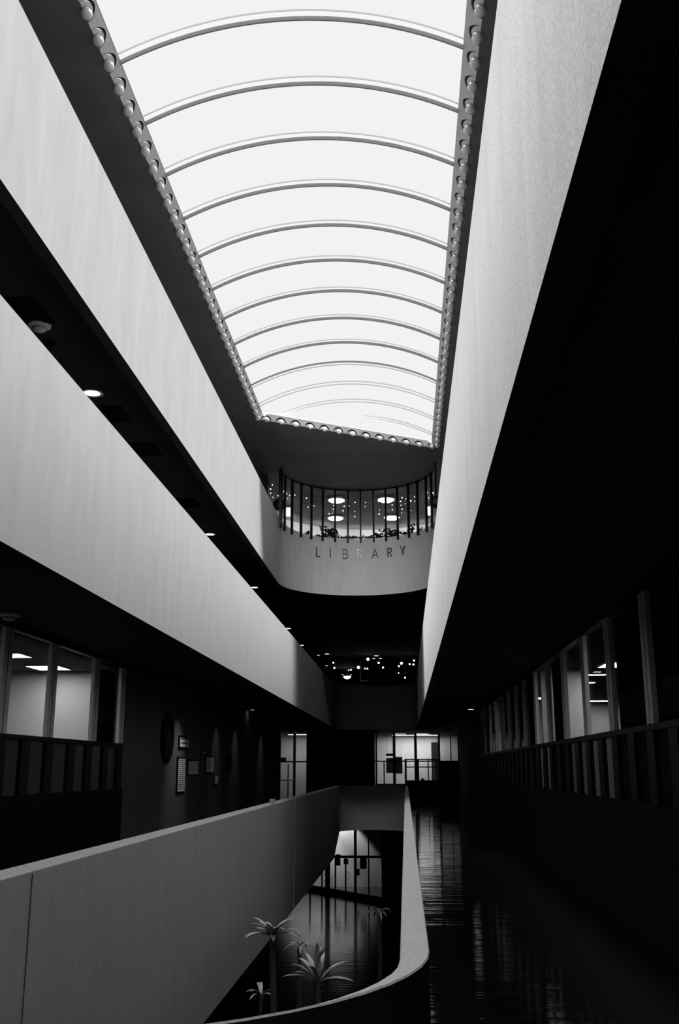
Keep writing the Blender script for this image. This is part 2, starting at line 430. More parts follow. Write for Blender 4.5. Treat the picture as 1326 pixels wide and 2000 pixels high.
fascia('beaded_fascia', (SX0, SY0, ROOF), (0,1,0), (0.13,0,0.10), (0.10,0,-0.13), L_, 0.164, 0.395, y_first-SY0 , int((L_-(y_first-SY0))/0.395)+1, 'beaded trim of balls in half-round notches along the left edge of the skylight')
y_first = 8.67-0.395*28
LR = endy(SX1)-SY0
fascia('beaded_fascia', (SX1, SY0, ROOF), (0,1,0), (-0.16,0,0.10), (-0.10,0,-0.16), LR, 0.188, 0.395, y_first-SY0, int((LR-(y_first-SY0))/0.395)+1, 'beaded trim of balls in half-round notches along the right edge of the skylight')
LE = math.hypot(SX1-SX0, endy(SX1)-endy(SX0))
fascia('beaded_fascia', (SX0, endy(SX0), ROOF), (1, SK, 0), (0,0,1), (SK,-1,0), LE, 0.175, 0.362, 0.22, 13, 'short slanting beaded trim closing the far end of the skylight', BR=0.055, R=0.135, fm='fascia_shaded')

# ------------------------------------------------------------------ library bay at the far end of the top level
DC = Vector((-1.14, 24.8, 0)); DR = 2.01
def drum(ang, r, z): return Vector((DC.x+r*math.cos(ang), DC.y+r*math.sin(ang), z))
lib = empty('library_glazing', (DC.x, DC.y, F3), 'curved glazed screen of slim dark bars above the library sign', 'glazing')
def lp(o): o.parent = lib; o.matrix_parent_inverse = Matrix.Translation((-DC.x, -DC.y, -F3)); return o
us = [535, 549, 556, 570, 588, 608, 630, 654, 679, 704, 729.5, 753.6, 776.5, 798, 816, 833, 843.5]
def ang_of(u, v=1000, r=DR-0.03):
    best = None
    for i in range(-60, 1021):
        a = i*PI/960; p = drum(a, r, 0)
        d = ray(u, v); q_ = abs(math.atan2(d.x, d.y)-math.atan2(p.x, p.y))
        if best is None or q_ < best[0]: best = (q_, a)
    return best[1]
for u in us:
    a = ang_of(u); p = drum(a, DR-0.035, 0)
    lp(MB().obox((p.x, p.y, (6.02+ROOF)/2), (math.cos(a), math.sin(a), 0), (-math.sin(a), math.cos(a), 0), (0,0,1), 0.03, 0.022, (ROOF-6.02)/2).build('glazing_bar', M['mullion'] if 'mullion' in M else M['bronze']))
vs = []; fs = []; n = 48
for i in range(n+1):
    a = PI*i/n; vs += [drum(a, DR+0.05, 6.14), drum(a, DR+0.05, ROOF)]
for i in range(n): fs.append((2*i, 2*i+2, 2*i+3, 2*i+1))
lp(mesh_obj('curved_glass', vs, fs, M['glass'], smooth=True))
vs = []; fs = []
for i in range(n+1):
    a = PI*i/n; vs += [drum(a, DR-0.02, ROOF-0.03), drum(a, DR+0.06, ROOF-0.03), drum(a, DR+0.06, ROOF), drum(a, DR-0.02, ROOF)]
for i in range(n):
    for k in range(4): fs.append((4*i+k, 4*i+(k+1) % 4, 4*i+4+(k+1) % 4, 4*i+4+k))
lp(mesh_obj('head_rail', vs, fs, M['bronze']))
# library room shell
vs = []; fs = []; n = 40; LCX, LCY, LRR = -1.0, 25.6, 6.0
for i in range(n+1):
    a = PI*(0.03+0.94*i/n); x, y = LCX+3.9*math.cos(a), LCY+LRR*math.sin(a); vs += [(x, y, F3), (x, y, ROOF)]
for i in range(n): fs.append((2*i, 2*i+2, 2*i+3, 2*i+1))
struct(mesh_obj('wall_library', vs, fs, M['room_wall'], smooth=True))
# wooden cabinet wall seen left of the curved glass
cabm = empty('wall_cabinet', (-4.2, 25.2, F3), 'tall dark cabinet with a framed door left of the curved library glass', 'cabinet')
def cb(o): o.parent = cabm; o.matrix_parent_inverse = Matrix.Translation((4.2, -25.2, -F3)); return o
M['cabinet'] = noisy(mat('cabinet_wood', 0.12, 0.6), 0.06, 0.1, (1, 1, 0.2), 9)
cb(MB().box(-4.95, -3.5, 25.1, 25.5, F3, ROOF-0.02).build('body', M['cabinet']))
cb(MB().box(-4.3, -3.62, 25.06, 25.1, F3, 6.95).build('door', M['black']))
m = MB()
for b in ((-4.34, -4.3, 25.04, 25.1, F3, 6.99), (-3.62, -3.58, 25.04, 25.1, F3, 6.99), (-4.34, -3.58, 25.04, 25.1, 6.95, 6.99)): m.box(*b)
cb(m.build('door_frame', M['aluminium']))
cb(MB().box(-4.2, -3.95, 25.07, 25.1, 7.22, 7.36).build('sign_plate', M['aluminium']))
# round loudspeakers at both ends of the glass
for (u, v, y, side) in ((545, 985, 24.6, 'left'), (852, 980, 24.2, 'right')):
    p = aty(u, v, y)
    s = empty('wall_speaker', p, 'round black loudspeaker at the %s end of the curved library glass' % side, 'loudspeaker')
    MB().lathe((0,0,0), [(0.05, 0.1), (0.15, 0.08), (0.16, 0.0), (0.15, -0.03), (0.13, -0.04)], 24, 'y').build('housing', M['black'], s, True)
    MB().lathe((0,0,0), [(0.12, -0.04), (0.08, -0.055), (0.02, -0.06)], 24, 'y').build('grille', M['bronze'], s, True)
    MB().box(-0.02, 0.02, 0.05, 0.14, -0.02, ROOF-0.02-p.z).build('bracket', M['black'], s)

# letters of the sign, each a mesh on the curved band
def stroke_letter(ch, H=0.245):
    t = 0.017; S = []
    def seg(a, b): S.append((a, b))
    w_ = {'L': .11, 'I': .0, 'B': .12, 'R': .12, 'A': .17, 'Y': .15}[ch]
    if ch == 'L': seg((0,0),(0,1)); seg((0,0),(1,0))
    if ch == 'I': seg((0,0),(0,1))
    if ch in 'BR':
        seg((0,0),(0,1)); pr = (0,1)
        for i in range(1, 9):
            a = PI/2-PI*i/8; q_ = (0.45+0.5*math.cos(a), .76+.24*math.sin(a)); seg(pr, q_); pr = q_
        seg(pr, (0, .52))
        if ch == 'B':
            pr = (.45, .52)
            for i in range(1, 9):
                a = PI/2-PI*i/8; q_ = (0.5+0.55*math.cos(a), .26+.26*math.sin(a)); seg(pr, q_); pr = q_
            seg(pr, (0, 0))
        else: seg((.4, .52), (1, 0))
    if ch == 'A': seg((0,0),(.5,1)); seg((.5,1),(1,0)); seg((.2,.35),(.8,.35))
    if ch == 'Y': seg((.5,0),(.5,.48)); seg((.5,.48),(0,1)); seg((.5,.48),(1,1))
    mb = MB()
    for a, b in S:
        ax, az = (a[0]-.5)*w_, a[1]*H; bx, bz = (b[0]-.5)*w_, b[1]*H
        d = Vector((bx-ax, 0, bz-az)); L = d.length
        mb.obox(((ax+bx)/2, 0, (az+bz)/2), d, (0,1,0), d.cross(Vector((0,1,0))), L/2+t*0.4, 0.012, t*0.55)
    return mb
sign = empty('library_sign', drum(PI/2, DR, 5.57), 'spaced metal capital letters spelling LIBRARY on the curved pale band', 'sign')
for ch, u, v in (('L', 620, 1089), ('I', 644, 1091), ('B', 674, 1094), ('R', 703, 1094), ('A', 733, 1092), ('R', 762, 1090), ('Y', 788, 1087)):
    a = ang_of(u, 1083, DR); p = drum(a, DR-0.03, 5.575)
    o = stroke_letter(ch).build('letter', M['letter_metal'], sign)
    o.location = p - sign.location; o.rotation_euler.z = a-PI/2

# dome lights inside the library
proto = None
for i, (u, v, lab) in enumerate(((657, 977, 'left one of the front pair'), (754, 976, 'right one of the front pair'), (655.5, 1012, 'left one of the rear pair'), (765, 1011, 'right one of the rear pair'))):
    p = atz(u, v, ROOF-0.06)
    if proto is None:
        proto = empty('dome_light', (0,0,0), '', 'ceiling light', 'dome lights in the library')
        MB().lathe((0,0,0), [(0.26, 0.06), (0.27, 0.02), (0.26, 0.0)], 28).build('rim', M['aluminium'], proto, True)
        MB().lathe((0,0,0), [(0.24, 0.01), (0.225, -0.02), (0.16, -0.055), (0.05, -0.075), (0.005, -0.077)], 28).build('diffuser', M['lamp'], proto, True)
        o = proto
    else: o = copy_tree(proto)
    o.location = (p.x, p.y, ROOF-0.06); o['label'] = 'glowing oval ceiling light behind the library glass, '+lab
# two lit windows / lamps at the ends of the library
for (u, v, side) in ((562, 1000, 'left'), (839, 998, 'right')):
    p = aty(u, v, 28.0)
    s = empty('wall_lamp', p, 'small glowing wall lamp at the %s end of the library room' % side, 'lamp')
    MB().box(-0.07, 0.07, -0.04, 0.04, -0.12, 0.12).build('shade', M['bulb'], s)
    MB().box(-0.04, 0.04, 0.04, 0.08, -0.06, 0.06).build('backplate', M['bronze'], s)
for k in range(8):  # unseen spots added to brighten the library's back wall
    a = PI*(0.14+0.72*k/7); wx, wy = LCX+3.9*math.cos(a), LCY+LRR*math.sin(a)
    n_ = Vector((math.cos(a)/3.9, math.sin(a)/LRR, 0)).normalized()
    d = bpy.data.lights.new('library_wall_fill', 'SPOT'); d.energy = 48; d.spot_size = math.radians(120); d.spot_blend = .7; d.shadow_soft_size = .08
    o = bpy.data.objects.new('library_wall_fill', d); COL.objects.link(o); o.location = (wx-n_.x*.75, wy-n_.y*.75, 6.55)
    o.rotation_euler = (Vector((wx, wy, 7.0))-o.location).to_track_quat('-Z', 'Y').to_euler()
# icicle string lights behind the glass
st = empty('string_lights', (DC.x, DC.y, ROOF), 'icicle strings of tiny white bulbs hung behind the curved library glass', 'string lights')
wire = MB(); bulbs = []
rs = random.Random(3)
for i in range(34):
    a = PI*(0.03+0.94*i/33)+rs.uniform(-.03, .03); z0 = ROOF-0.16-rs.uniform(0, .05)
    if i % 9 == 4: continue
    L = rs.uniform(0.12, 0.62); nn = max(1, int(L/0.11))
    p = drum(a, DR+0.28, z0)-st.location
    wire.tube([p, p-Vector((0,0,L))], 0.002, 4)
    for k in range(nn):
        if rs.random() < .8: bulbs.append(p+Vector((rs.uniform(-.04, .04), rs.uniform(-.02, .02), -L*(k+.7)/nn)))
pts = [drum(PI*(0.02+0.96*i/60), DR+0.28, ROOF-0.16-0.03*math.sin(i*1.3)**2)-st.location for i in range(61)]
wire.tube(pts, 0.003, 4); wire.build('wire', M['black'], st)
b0 = None
rs.shuffle(bulbs)
for p in bulbs[:100]:
    if b0 is None: b0 = MB().ball((0,0,0), 0.0135, 6).build('bulb', M['bulb'], st); b = b0
    else: b = b0.copy(); COL.objects.link(b); b.parent = st
    b.location = p; s_ = rs.uniform(.6, 1.3); b.scale = (s_, s_, s_)
# plants on the library sill
def leafy(seed, r, h, nl):
    rr = random.Random(seed); mb = MB()
    for i in range(nl):
        c = Vector((rr.gauss(0, r*.5), rr.gauss(0, r*.25), rr.uniform(0, h))); d = Vector((rr.uniform(-1,1), rr.uniform(-.6,.6), rr.uniform(-.4,.9))).normalized()
        s = Vector((rr.uniform(-1,1), rr.uniform(-1,1), rr.uniform(-1,1))).cross(d).normalized(); L = rr.uniform(.05, .09)
        mb.add([c-d*L, c+s*L*.45, c+d*L, c-s*L*.45], [(0,1,2,3)])
    return mb
sill = [(600, .10, .16, 22, 'sparse'), (622, .12, .10, 24, 'low'), (636, .16, .34, 70, 'bushy'), (652, .14, .26, 55, 'rounded bushy'), (676, .14, .09, 30, 'low trailing'), (690, .14, .11, 34, 'low leafy'), (706, .12, .10, 26, 'low'), (722, .14, .12, 34, 'small leafy'), (738, .13, .17, 36, 'medium'), (756, .15, .27, 62, 'tall'), (768, .12, .22, 44, 'upright'), (787, .13, .14, 32, 'short'), (804, .10, .34, 22, 'thin tall stemmed'), (820, .10, .16, 24, 'small')]
places = ['leftmost of the sill row', 'second of the sill row from the left', 'below the left dome light, left of its bar', 'just below the left dome lights', 'above the letter B of the sign', 'left of the middle glazing bar', 'above the first letter R of the sign', 'right of the middle of the sill', 'above the letter A of the sign', 'below the right dome lights, left of the bar', 'below the right dome lights, right of the bar', 'above the letter Y of the sign', 'second of the sill row from the right', 'rightmost of the sill row']
for i, (u, r, h, nl, look) in enumerate(sill):
    a = ang_of(u, 1045, DR+.3); p = drum(a, DR+0.3, 6.02)
    e = empty('potted_plant', p, '%s dark sill plant, %s' % (look, places[i]), 'plant', 'plants on the library sill')
    e.rotation_euler.z = a-PI/2
    MB().lathe((0,0,0), [(0.06, 0), (0.08, 0.13), (0.085, 0.15)], 12).build('pot', M['bronze'], e, True)
    lf = leafy(40+i, r, h, nl); lf.v = [v+Vector((0, 0, .14)) for v in lf.v]; lf.build('foliage', M['leaf_dark'], e)
tag(MB().add(*(lambda P: ([drum(PI*i/30, r_, z_) for i in range(31) for (r_, z_) in ((DR+.2, 6.0), (DR+.42, 6.0), (DR+.42, 6.02), (DR+.2, 6.02))],
    [(4*i+k, 4*i+(k+1) % 4, 4*i+4+(k+1) % 4, 4*i+4+k) for i in range(30) for k in range(4)]))(0)).build('plant_shelf', M['bronze']), 'narrow curved dark shelf carrying the plants behind the library glass', 'shelf')

# ------------------------------------------------------------------ recessed downlights
dl0 = empty('downlight', (0,0,0), '', 'ceiling light')
MB().lathe((0,0,0), [(0.085, 0.0), (0.105, 0.0), (0.11, -0.012), (0.082, -0.012), (0.078, 0.0)], 24).build('trim_ring', M['aluminium'], dl0, True)
MB().lathe((0,0,0), [(0.078, -0.002), (0.078, -0.006)], 24).build('lens', M['lamp'], dl0)
first_used = [False]
def downlight(u, v, z, label, group, s=1.0, pos=None):
    p = pos or atz(u, v, z)
    if not first_used[0]: o = dl0; first_used[0] = True
    else: o = copy_tree(dl0)
    o.location = (p[0], p[1], z); o.scale = (s, s, 1); o['label'] = label; o['group'] = group
    return o
for i, (u, v) in enumerate([(180, 767), (410, 1043), (497, 1147), (563, 1227), (589, 1260)]):
    downlight(u, v, C2, 'round downlight above the middle balcony band on the left, %s from the camera' % ORD[i], 'downlights over the left middle gallery', 1.35 if i == 0 else 1.15)
downlight(493, 1386, C1, 'small round ceiling light above the dark notice wall on the left', 'downlights over the lowest gallery', .9)
downlight(919, 1385, C1, 'bright round ceiling light over the dark right gallery floor', 'downlights over the lowest gallery', 1.2)
for i, (u, v, s) in enumerate([(577, 1430, .8), (571.5, 1439, .9), (592, 1434, .6), (553, 1443, .8), (585, 1442, .8), (631, 1432, 1.1), (643.5, 1435, 1.0), (683, 1433, 1.1), (693, 1437, .9), (732, 1435, 1.0)]):
    nm = ['highest of the cluster over the left glass door', 'left of the post over the left glass door', 'faint one right of the left glass door', 'at the left corner over the left glass door', 'lower right over the left glass door', 'left one of the pair left of the dark middle', 'right one of the pair left of the dark middle', 'left one of the pair right of the dark middle', 'right one of the pair right of the dark middle', 'at the left corner of the wide lit glass front'][i]
    downlight(u, v, C1, 'tiny far downlight, '+nm, 'far downlights on the lowest level', s)
for i, (u, v, s, nm) in enumerate([(638.5, 1277, 1.3, 'brightest at the far left'), (622, 1279.5, .7, 'faint one at the far left corner'), (638, 1300, .8, 'below the brightest one at the left'),
        (735, 1280.5, 1.3, 'top one of the three in the middle'), (730, 1286, .8, 'left one under the middle top light'), (743, 1286, .8, 'right one under the middle top light'),
        (669, 1317.5, .9, 'left one above the bowl lamp'), (685, 1318, .9, 'right one above the bowl lamp')]):
    downlight(u, v, C2, 'tiny light under the library band, '+nm, 'far downlights on the middle level', s)
# little hanging globe lamps beyond the library band
gl0 = None
for i, (u, v, r, nm) in enumerate([(718.5, 1287.5, .055, 'large one near the middle'), (700, 1303.5, .055, 'large one left of the middle'), (784, 1295.5, .05, 'large one at the right'),
        (651, 1294.5, .03, 'upper left one'), (653, 1304.5, .035, 'lower left one'), (681, 1309, .022, 'left of the middle, dimmest'), (685.5, 1308, .028, 'left of the middle, beside the dimmest'),
        (712.5, 1305.7, .027, 'first of the tight pair in the middle'), (717.5, 1306, .03, 'second of the tight pair in the middle'), (739.5, 1294.7, .035, 'under the middle ceiling lights'),
        (748, 1303.7, .033, 'low one right of the middle'), (779, 1301, .033, 'beside and below the large right one'), (778.5, 1314.5, .022, 'lowest one at the right'),
        (800, 1297, .033, 'left one near the right band'), (807.5, 1297.7, .033, 'right one near the right band'), (808.5, 1290, .033, 'upper one near the right band'), (791, 1323.5, .03, 'low flat one at the right')]):
    y = 44.0; p = aty(u, v, y)
    if gl0 is None:
        gl0 = empty('globe_lamp', (0,0,0), '', 'hanging lamp', 'globe lamps under the library band')
        MB().ball((0,0,0), 1.0, 12).build('globe', M['lamp'], gl0, True); gcord = MB().tube([(0,0,0),(0,0,1)], 0.004, 6).build('cord', M['black'], gl0); o = gl0
    else: o = copy_tree(gl0)
    o.location = p
    for ch in [x for x in bpy.data.objects if x.parent == o]:
        ch.scale = (r*1.1, r*1.1, r*1.1) if ch.name.startswith('globe') else (1, 1, C2-p.z)
    o['label'] = 'tiny globe under the library band, '+nm
p = aty(678, 1322, 50.0)
e = empty('bowl_lamp', p, 'shallow glowing bowl-shaped pendant lamp in the dark under the library band', 'pendant lamp')
MB().lathe((0,0,0), [(0.19, 0.03), (0.17, -0.03), (0.10, -0.09), (0.01, -0.11)], 24).build('bowl', M['bulb'], e, True)
MB().tube([(0,0,0.03), (0,0,C2-p.z)], 0.01, 6).build('rod', M['black'], e)
# thin rails glinting there
for (u0, v0, u1, v1, nm) in ((704, 1330, 720, 1329, 'shorter and higher'), (749, 1343, 766, 1342.5, 'longer and lower')):
    a, b = aty(u0, v0, 45), aty(u1, v1, 45)
    e = empty('light_track', (a+b)/2, 'thin pale ceiling track glinting under the library band, the %s one' % nm, 'light track')
    h = (b-a)/2
    MB().tube([-h, h], 0.012, 6).build('track', M['aluminium'], e)
    for s in (-.8, .8): MB().tube([h*s, h*s+Vector((0,0,C2-e.location.z))], 0.006, 5).build('hanger', M['black'], e)
for (u, v, h, nm) in ((704, 1306, .6, 'left'), (791, 1298, .6, 'right')):
    a = aty(u, v, 46)
    tag(MB().tube([Vector((a.x,a.y,C2)), a-Vector((0,0,h))], 0.012, 6).build('hanging_rod', M['aluminium']), 'thin dim vertical rod hanging under the library band, the %s one' % nm, 'rod')

# vents, smoke detectors on the undersides
def vent(u, v, z, sx, sy, lab):
    p = atz(u, v, z); e = empty('ceiling_vent', (p.x, p.y, z), lab, 'vent', 'vents over the left middle gallery')
    MB().box(-sx, sx, -sy, sy, -0.02, 0).build('frame', M['bronze'], e)
    m = MB()
    for k in range(7): m.box(-sx*.9, sx*.9, -sy*.85+k*sy*.27, -sy*.85+k*sy*.27+.01, -0.03, -0.018)
    m.build('louvre', M['black'], e)
for i, (u, v) in enumerate([(50, 606), (218, 807), (282, 877), (368, 982), (460, 1100)]):
    vent(u, v, C2, .22, .32, 'black rectangular vent in the ceiling above the left middle band, %s from the camera' % ORD[i])
for (u, v, z, s, lab) in ((77, 633, C2, 1.0, 'pale round smoke detector above the left middle balcony band'), (98, 668, C2, .7, 'small black round fitting beside the smoke detector on the left'), (18, 1198, C1, .9, 'dim round smoke detector above the left office windows')):
    p = atz(u, v, z); e = empty('smoke_detector', (p.x, p.y, z), lab, 'smoke detector'); e.scale = (s, s, s)
    mm = M['black'] if 'black' in lab else M['aluminium']
    MB().lathe((0,0,0), [(0.13, 0), (0.13, -0.03), (0.10, -0.045)], 24).build('base', mm, e, True)
    MB().lathe((0,0,0), [(0.08, -0.045), (0.07, -0.08), (0.03, -0.095), (0.004, -0.097)], 20).build('sensor', mm, e, True)

# ------------------------------------------------------------------ glazed office partitions along the lowest gallery
RAIL_T, RAIL_B, SILL = 0.385, 0.33, -0.32
def partition(x, side, ys, half_ys, label, blind_bays=()):
    """side = +1 when the room lies towards +x"""
    e = empty('glazed_partition', (x, ys[0], F1), label, 'window wall')
    O = Vector((x, ys[0], F1))
    def put(mb, nm, m_):
        mb.v = [v-O for v in mb.v]; return mb.build(nm, m_, e)
    for y in ys:
        fl = MB(); fl.box(x-.025, x+.025, y-.13, y-.015, RAIL_T, C1-.08); fl.box(x-.025, x+.025, y+.015, y+.13, RAIL_T, C1-.08)
        mu = put(fl, 'mullion', M['aluminium'])
        g = MB().box(x-.01+side*.012, x+.01+side*.012, y-.03, y+.03, RAIL_T, C1-.08); g.v = [v-O for v in g.v]; g.build('joint_backing', M['black'], mu)
    put(MB().box(x-.04, x+.04, ys[0]-.15, ys[-1]+.15, RAIL_B, RAIL_T), 'transom_rail', M['bronze'])
    put(MB().box(x-.05, x+.05, ys[0]-.15, ys[-1]+.15, C1-.08, C1-.002), 'head_rail', M['bronze'])
    put(MB().box(x-.06, x+.06, ys[0]-.15, ys[-1]+.15, F1, SILL), 'base_panel', M['black'])
    for y in half_ys: put(MB().box(x-.03, x+.03, y-.14, y+.14, SILL, RAIL_B), 'lower_post', M['bronze'])
    for i in range(len(ys)-1):
        put(MB().box(x+side*.02-.004, x+side*.02+.004, ys[i]+.15, ys[i+1]-.15, RAIL_T, C1-.08), 'glass_pane', M['glass'])
    for i in range(len(half_ys)-1):
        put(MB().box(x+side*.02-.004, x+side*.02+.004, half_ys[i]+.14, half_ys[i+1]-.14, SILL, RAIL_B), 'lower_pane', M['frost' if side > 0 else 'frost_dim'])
    return e
yl = [6.45, 8.1, 9.75, 11.4, 12.98, 14.86, 16.3]
partition(XW, -1, yl, [6.6, 7.42, 8.24, 9.06, 9.88, 10.7, 11.4, 12.17, 13.0, 13.9, 14.68, 15.5, 16.3], 'row of tall aluminium-framed office windows on the left of the lowest gallery')
yr = [6.2, 7.8, 9.36, 11.08, 12.66, 14.28, 15.88, 17.46, 19.1, 20.5, 22.0, 23.7, 25.3, 26.9, 28.6]
partition(XR, 1, yr, [yr[0]+0.8*k for k in range(28)], 'long receding row of aluminium-framed office windows on the right of the lowest gallery')
# left office room
struct(MB().box(-9.6, XW-.15, 17.5, 17.65, F1, C1).build('wall_office_end', M['room_wall']))
struct(MB().box(-9.65, -9.5, -6, 62, F1, C1).build('wall_left_outer', M['room_wall']))
struct(MB().box(-9.5, XW-.15, 6.35, 6.5, F1, C1).build('wall_office_near', M['room_wall']))
struct(MB().box(-5.0, XW-.02, 6.6, 17.5, C1, C1+.02).build('ceiling_office_edge', M['room_ceiling']))
tag(MB().box(-5.08, -4.9, 16.2, 17.45, F1, C1-.1).build('dark_cabinet', M['curtain']), 'tall dark cupboard standing inside the left office by its last window', 'cupboard')
lp0 = None
def panel_light(cx, cy, sx, sy, lab, z=C1, kind='office_light', m_='tube', grp='ceiling panels in the offices'):
    e = empty(kind, (cx, cy, z), lab, 'ceiling light', grp)
    m = MB()
    for b in ((-sx-.02, sx+.02, -sy-.02, -sy), (-sx-.02, sx+.02, sy, sy+.02), (-sx-.02, -sx, -sy, sy), (sx, sx+.02, -sy, sy)): m.box(*b, -0.03, 0)
    m.build('frame', M['aluminium'], e); MB().box(-sx, sx, -sy, sy, -0.02, -0.001).build('diffuser', M[m_], e)
panel_light(-6.05, 14.77, .35, .27, 'bright ceiling panel in the left office, the nearer of the two')
panel_light(-6.02, 16.68, .27, .34, 'bright ceiling panel in the left office, the farther one by the end wall')
panel_light(-6.9, 12.5, .3, .6, 'added unseen ceiling panel of the left office before the first visible window')  # this panel and the next are unseen, added to brighten the office
panel_light(-6.9, 9.5, .3, .6, 'added unseen ceiling panel deep in the near part of the left office')
# right offices
struct(MB().box(XR+.15, 8.0, 27.0, 27.15, F1, C1).build('wall_right_office_end', M['room_wall']))
struct(MB().box(XR+.12, 3.12, 17.6, 17.7, F1, C1).build('wall_right_office_partition', M['room_wall']))
struct(MB().box(XR+.06, 2.95, 23.6, 23.7, F1, C1).build('wall_right_office_second', M['room_wall']))
struct(MB().box(8.0, 8.15, -6, 62, F1, C1).build('wall_right_outer', M['wall_dark']))
struct(MB().box(XR+.15, 8.0, 10.95, 11.05, F1, C1).build('wall_right_office_near', M['wall_dark']))
def curtain(y0, y1, lab, z0=SILL, z1=C1-.1):
    m = MB(); n = int((y1-y0)/.06); vs = []
    for i in range(n+1):
        y = y0+(y1-y0)*i/n; dx = .012*math.sin(i*1.7); vs += [(XR+.05+dx, y, z0), (XR+.05+dx, y, z1), (XR+.06+dx, y, z0), (XR+.06+dx, y, z1)]
    fs = []
    for i in range(n): fs += [(4*i, 4*i+4, 4*i+5, 4*i+1), (4*i+2, 4*i+3, 4*i+7, 4*i+6)]
    tag(m.add(vs, fs).build('curtain', M['curtain']), lab, 'curtain', 'curtains in the right office windows')
curtain(9.4, 11.0, 'black curtain filling the second window from the right edge of the photo')
curtain(14.4, 15.8, 'black curtain filling the fifth window of the right row')
curtain(17.6, 19.0, 'black curtain filling the seventh window of the right row')
curtain(19.2, 23.5, 'black curtain along the distant windows of the right row')
for (cx, cy, sx, sy, lab) in ((3.55, 16.8, .28, .4, 'nearest ceiling panel seen through the right office window, cut by the window bar'), (3.5, 18.55, .17, .1, 'small square ceiling light in the right office, middle of its stack'),
        (3.6, 20.3, .18, .12, 'small ceiling light in the right office under the square one'), (5.0, 26.0, .35, .2, 'low farthest ceiling light in the right office'), (5.4, 14.5, .3, .6, 'ceiling panel deep inside the right office'),
        (3.5, 11.75, .35, .3, 'added unseen ceiling panel close behind the third right office window'), (3.3, 24.9, .12, .3, 'tiny ceiling light pair seen through the sixth right window')):  # panel behind the third window is unseen, added to light the lower panes
    panel_light(cx, cy, sx, sy, lab)
# ------------------------------------------------------------------ notice wall on the left
def framed(u0, v0, u1, v1, lab, mm='paper', name='notice_board', cat='notice'):
    a = atx(u0, v0, XW); b = atx(u1, v1, XW); y0, y1 = a.y, b.y; z1, z0 = a.z, b.z
    e = empty(name, (XW, (y0+y1)/2, z0), lab, cat)
    hy = (y1-y0)/2; h = z1-z0
    MB().box(0, .03, -hy-.04, hy+.04, -.04, h+.04).build('frame', M['black'], e)
    MB().box(.03, .036, -hy, hy, 0, h).build('sheet', M[mm], e)
    return e
M['lines'] = mat('print_ink', 0.05, 0.8)
e = framed(349, 1441, 365, 1460, 'small framed white sign with lines of print beside the round plaque', name='wall_sign', cat='sign')
m = MB()
for k, (z, hh) in enumerate(((.25, .03), (.16, .022), (.08, .03))): m.box(.036, .038, -.33, .33, z-hh/2, z+hh/2)
m.build('print_line', M['lines'], e)
e = framed(346, 1482, 357, 1545, 'tall narrow framed notice under the small sign, left of the other notices')
m = MB()
for k in range(16): m.box(.036, .038, -.28+.05*(k % 2), .28-.04*(k % 3), .05+k*.04, .062+k*.04)
m.build('print_line', M['lines'], e)
framed(366, 1486, 384, 1512, 'dim pale notice right of the tall narrow one', name='notice_sheet')
framed(401, 1479, 414, 1508, 'pale squarish notice in the middle of the left wall', name='notice_sheet')
framed(393, 1468, 398, 1472, 'tiny pale plate above the squarish notice', name='name_plate', cat='plate')
framed(417, 1515, 423, 1530, 'small dim notice below and right of the squarish one', name='notice_sheet')
framed(443, 1477, 450, 1500, 'narrow dark framed picture further along the left wall', mm='black', name='picture')
p = atx(325, 1440, XW)
e = empty('round_plaque', (XW+.006, 19.55, .56), 'large dark oval-looking round plaque on the dim left wall', 'plaque')
MB().lathe((0,0,0), [(.46, 0), (.48, .02), (.46, .05), (.40, .06), (.385, .045)], 40, 'x').build('rim', M['black'], e, True)
MB().lathe((0,0,0), [(.38, .03), (.25, .045), (.1, .05), (.01, .052)], 40, 'x').build('relief', M['bronze'], e, True)
# wall washers over the notices
def spot(name, loc, energy, size, tgt, blend=.6):
    d = bpy.data.lights.new(name, 'SPOT'); d.energy = energy; d.spot_size = math.radians(size); d.spot_blend = blend; d.shadow_soft_size = .05
    o = bpy.data.objects.new(name, d); COL.objects.link(o); o.location = loc
    o.rotation_euler = (Vector(tgt)-Vector(loc)).to_track_quat('-Z', 'Y').to_euler()
for (y, en, off) in ((20.5, 60, 1.1), (24.8, 12, .7), (27.6, 12, .6), (32.6, 12, .6)):
    spot('wall_washer', (XW+off, y, C1-.06), en, 60, (XW, y, -.25), 1.0)

# small pale box on the ledge
p = atz(532, 1571, -0.65)
tag(MB().box(p.x-.045, p.x+.045, p.y-.05, p.y+.05, -.66, -.555).build('paper_cup_box', M['paper']), 'tiny pale box standing on the left ledge of the lowest parapet', 'box')
# vertical joint strips in the lowest parapet's inner face
for (yy, lab) in ((atx(575, 1630, -2.555).y, 'pale vertical joint strip in the left parapet face near the far end'), (atx(52, 1850, -2.555).y, 'thin dark vertical joint in the left parapet face near the photo edge')):
    m_ = 'smooth_plaster' if 'pale' in lab else 'wall_lit'
    s = MB().box(-2.557, -2.548, yy-(.022 if 'pale' in lab else .002), yy+(.022 if 'pale' in lab else .002), -3.06, -.70).build('joint_strip', M[m_], par1)
    s.scale = (1, 1, 1)
    if m_ != 'plaster': s['label'] = lab

# ------------------------------------------------------------------ far end of the lowest gallery (glass fronts at y=50)
YF = 50.0
def bar(e, O, x0, x1, y0, y1, z0, z1, nm, mm):
    m = MB().box(x0, x1, y0, y1, z0, z1); m.v = [v-O for v in m.v]; return m.build(nm, M[mm], e)
X = lambda u, y=YF: aty(u, 1490, y).x
Z = lambda v, y=YF: aty(792, v, y).z
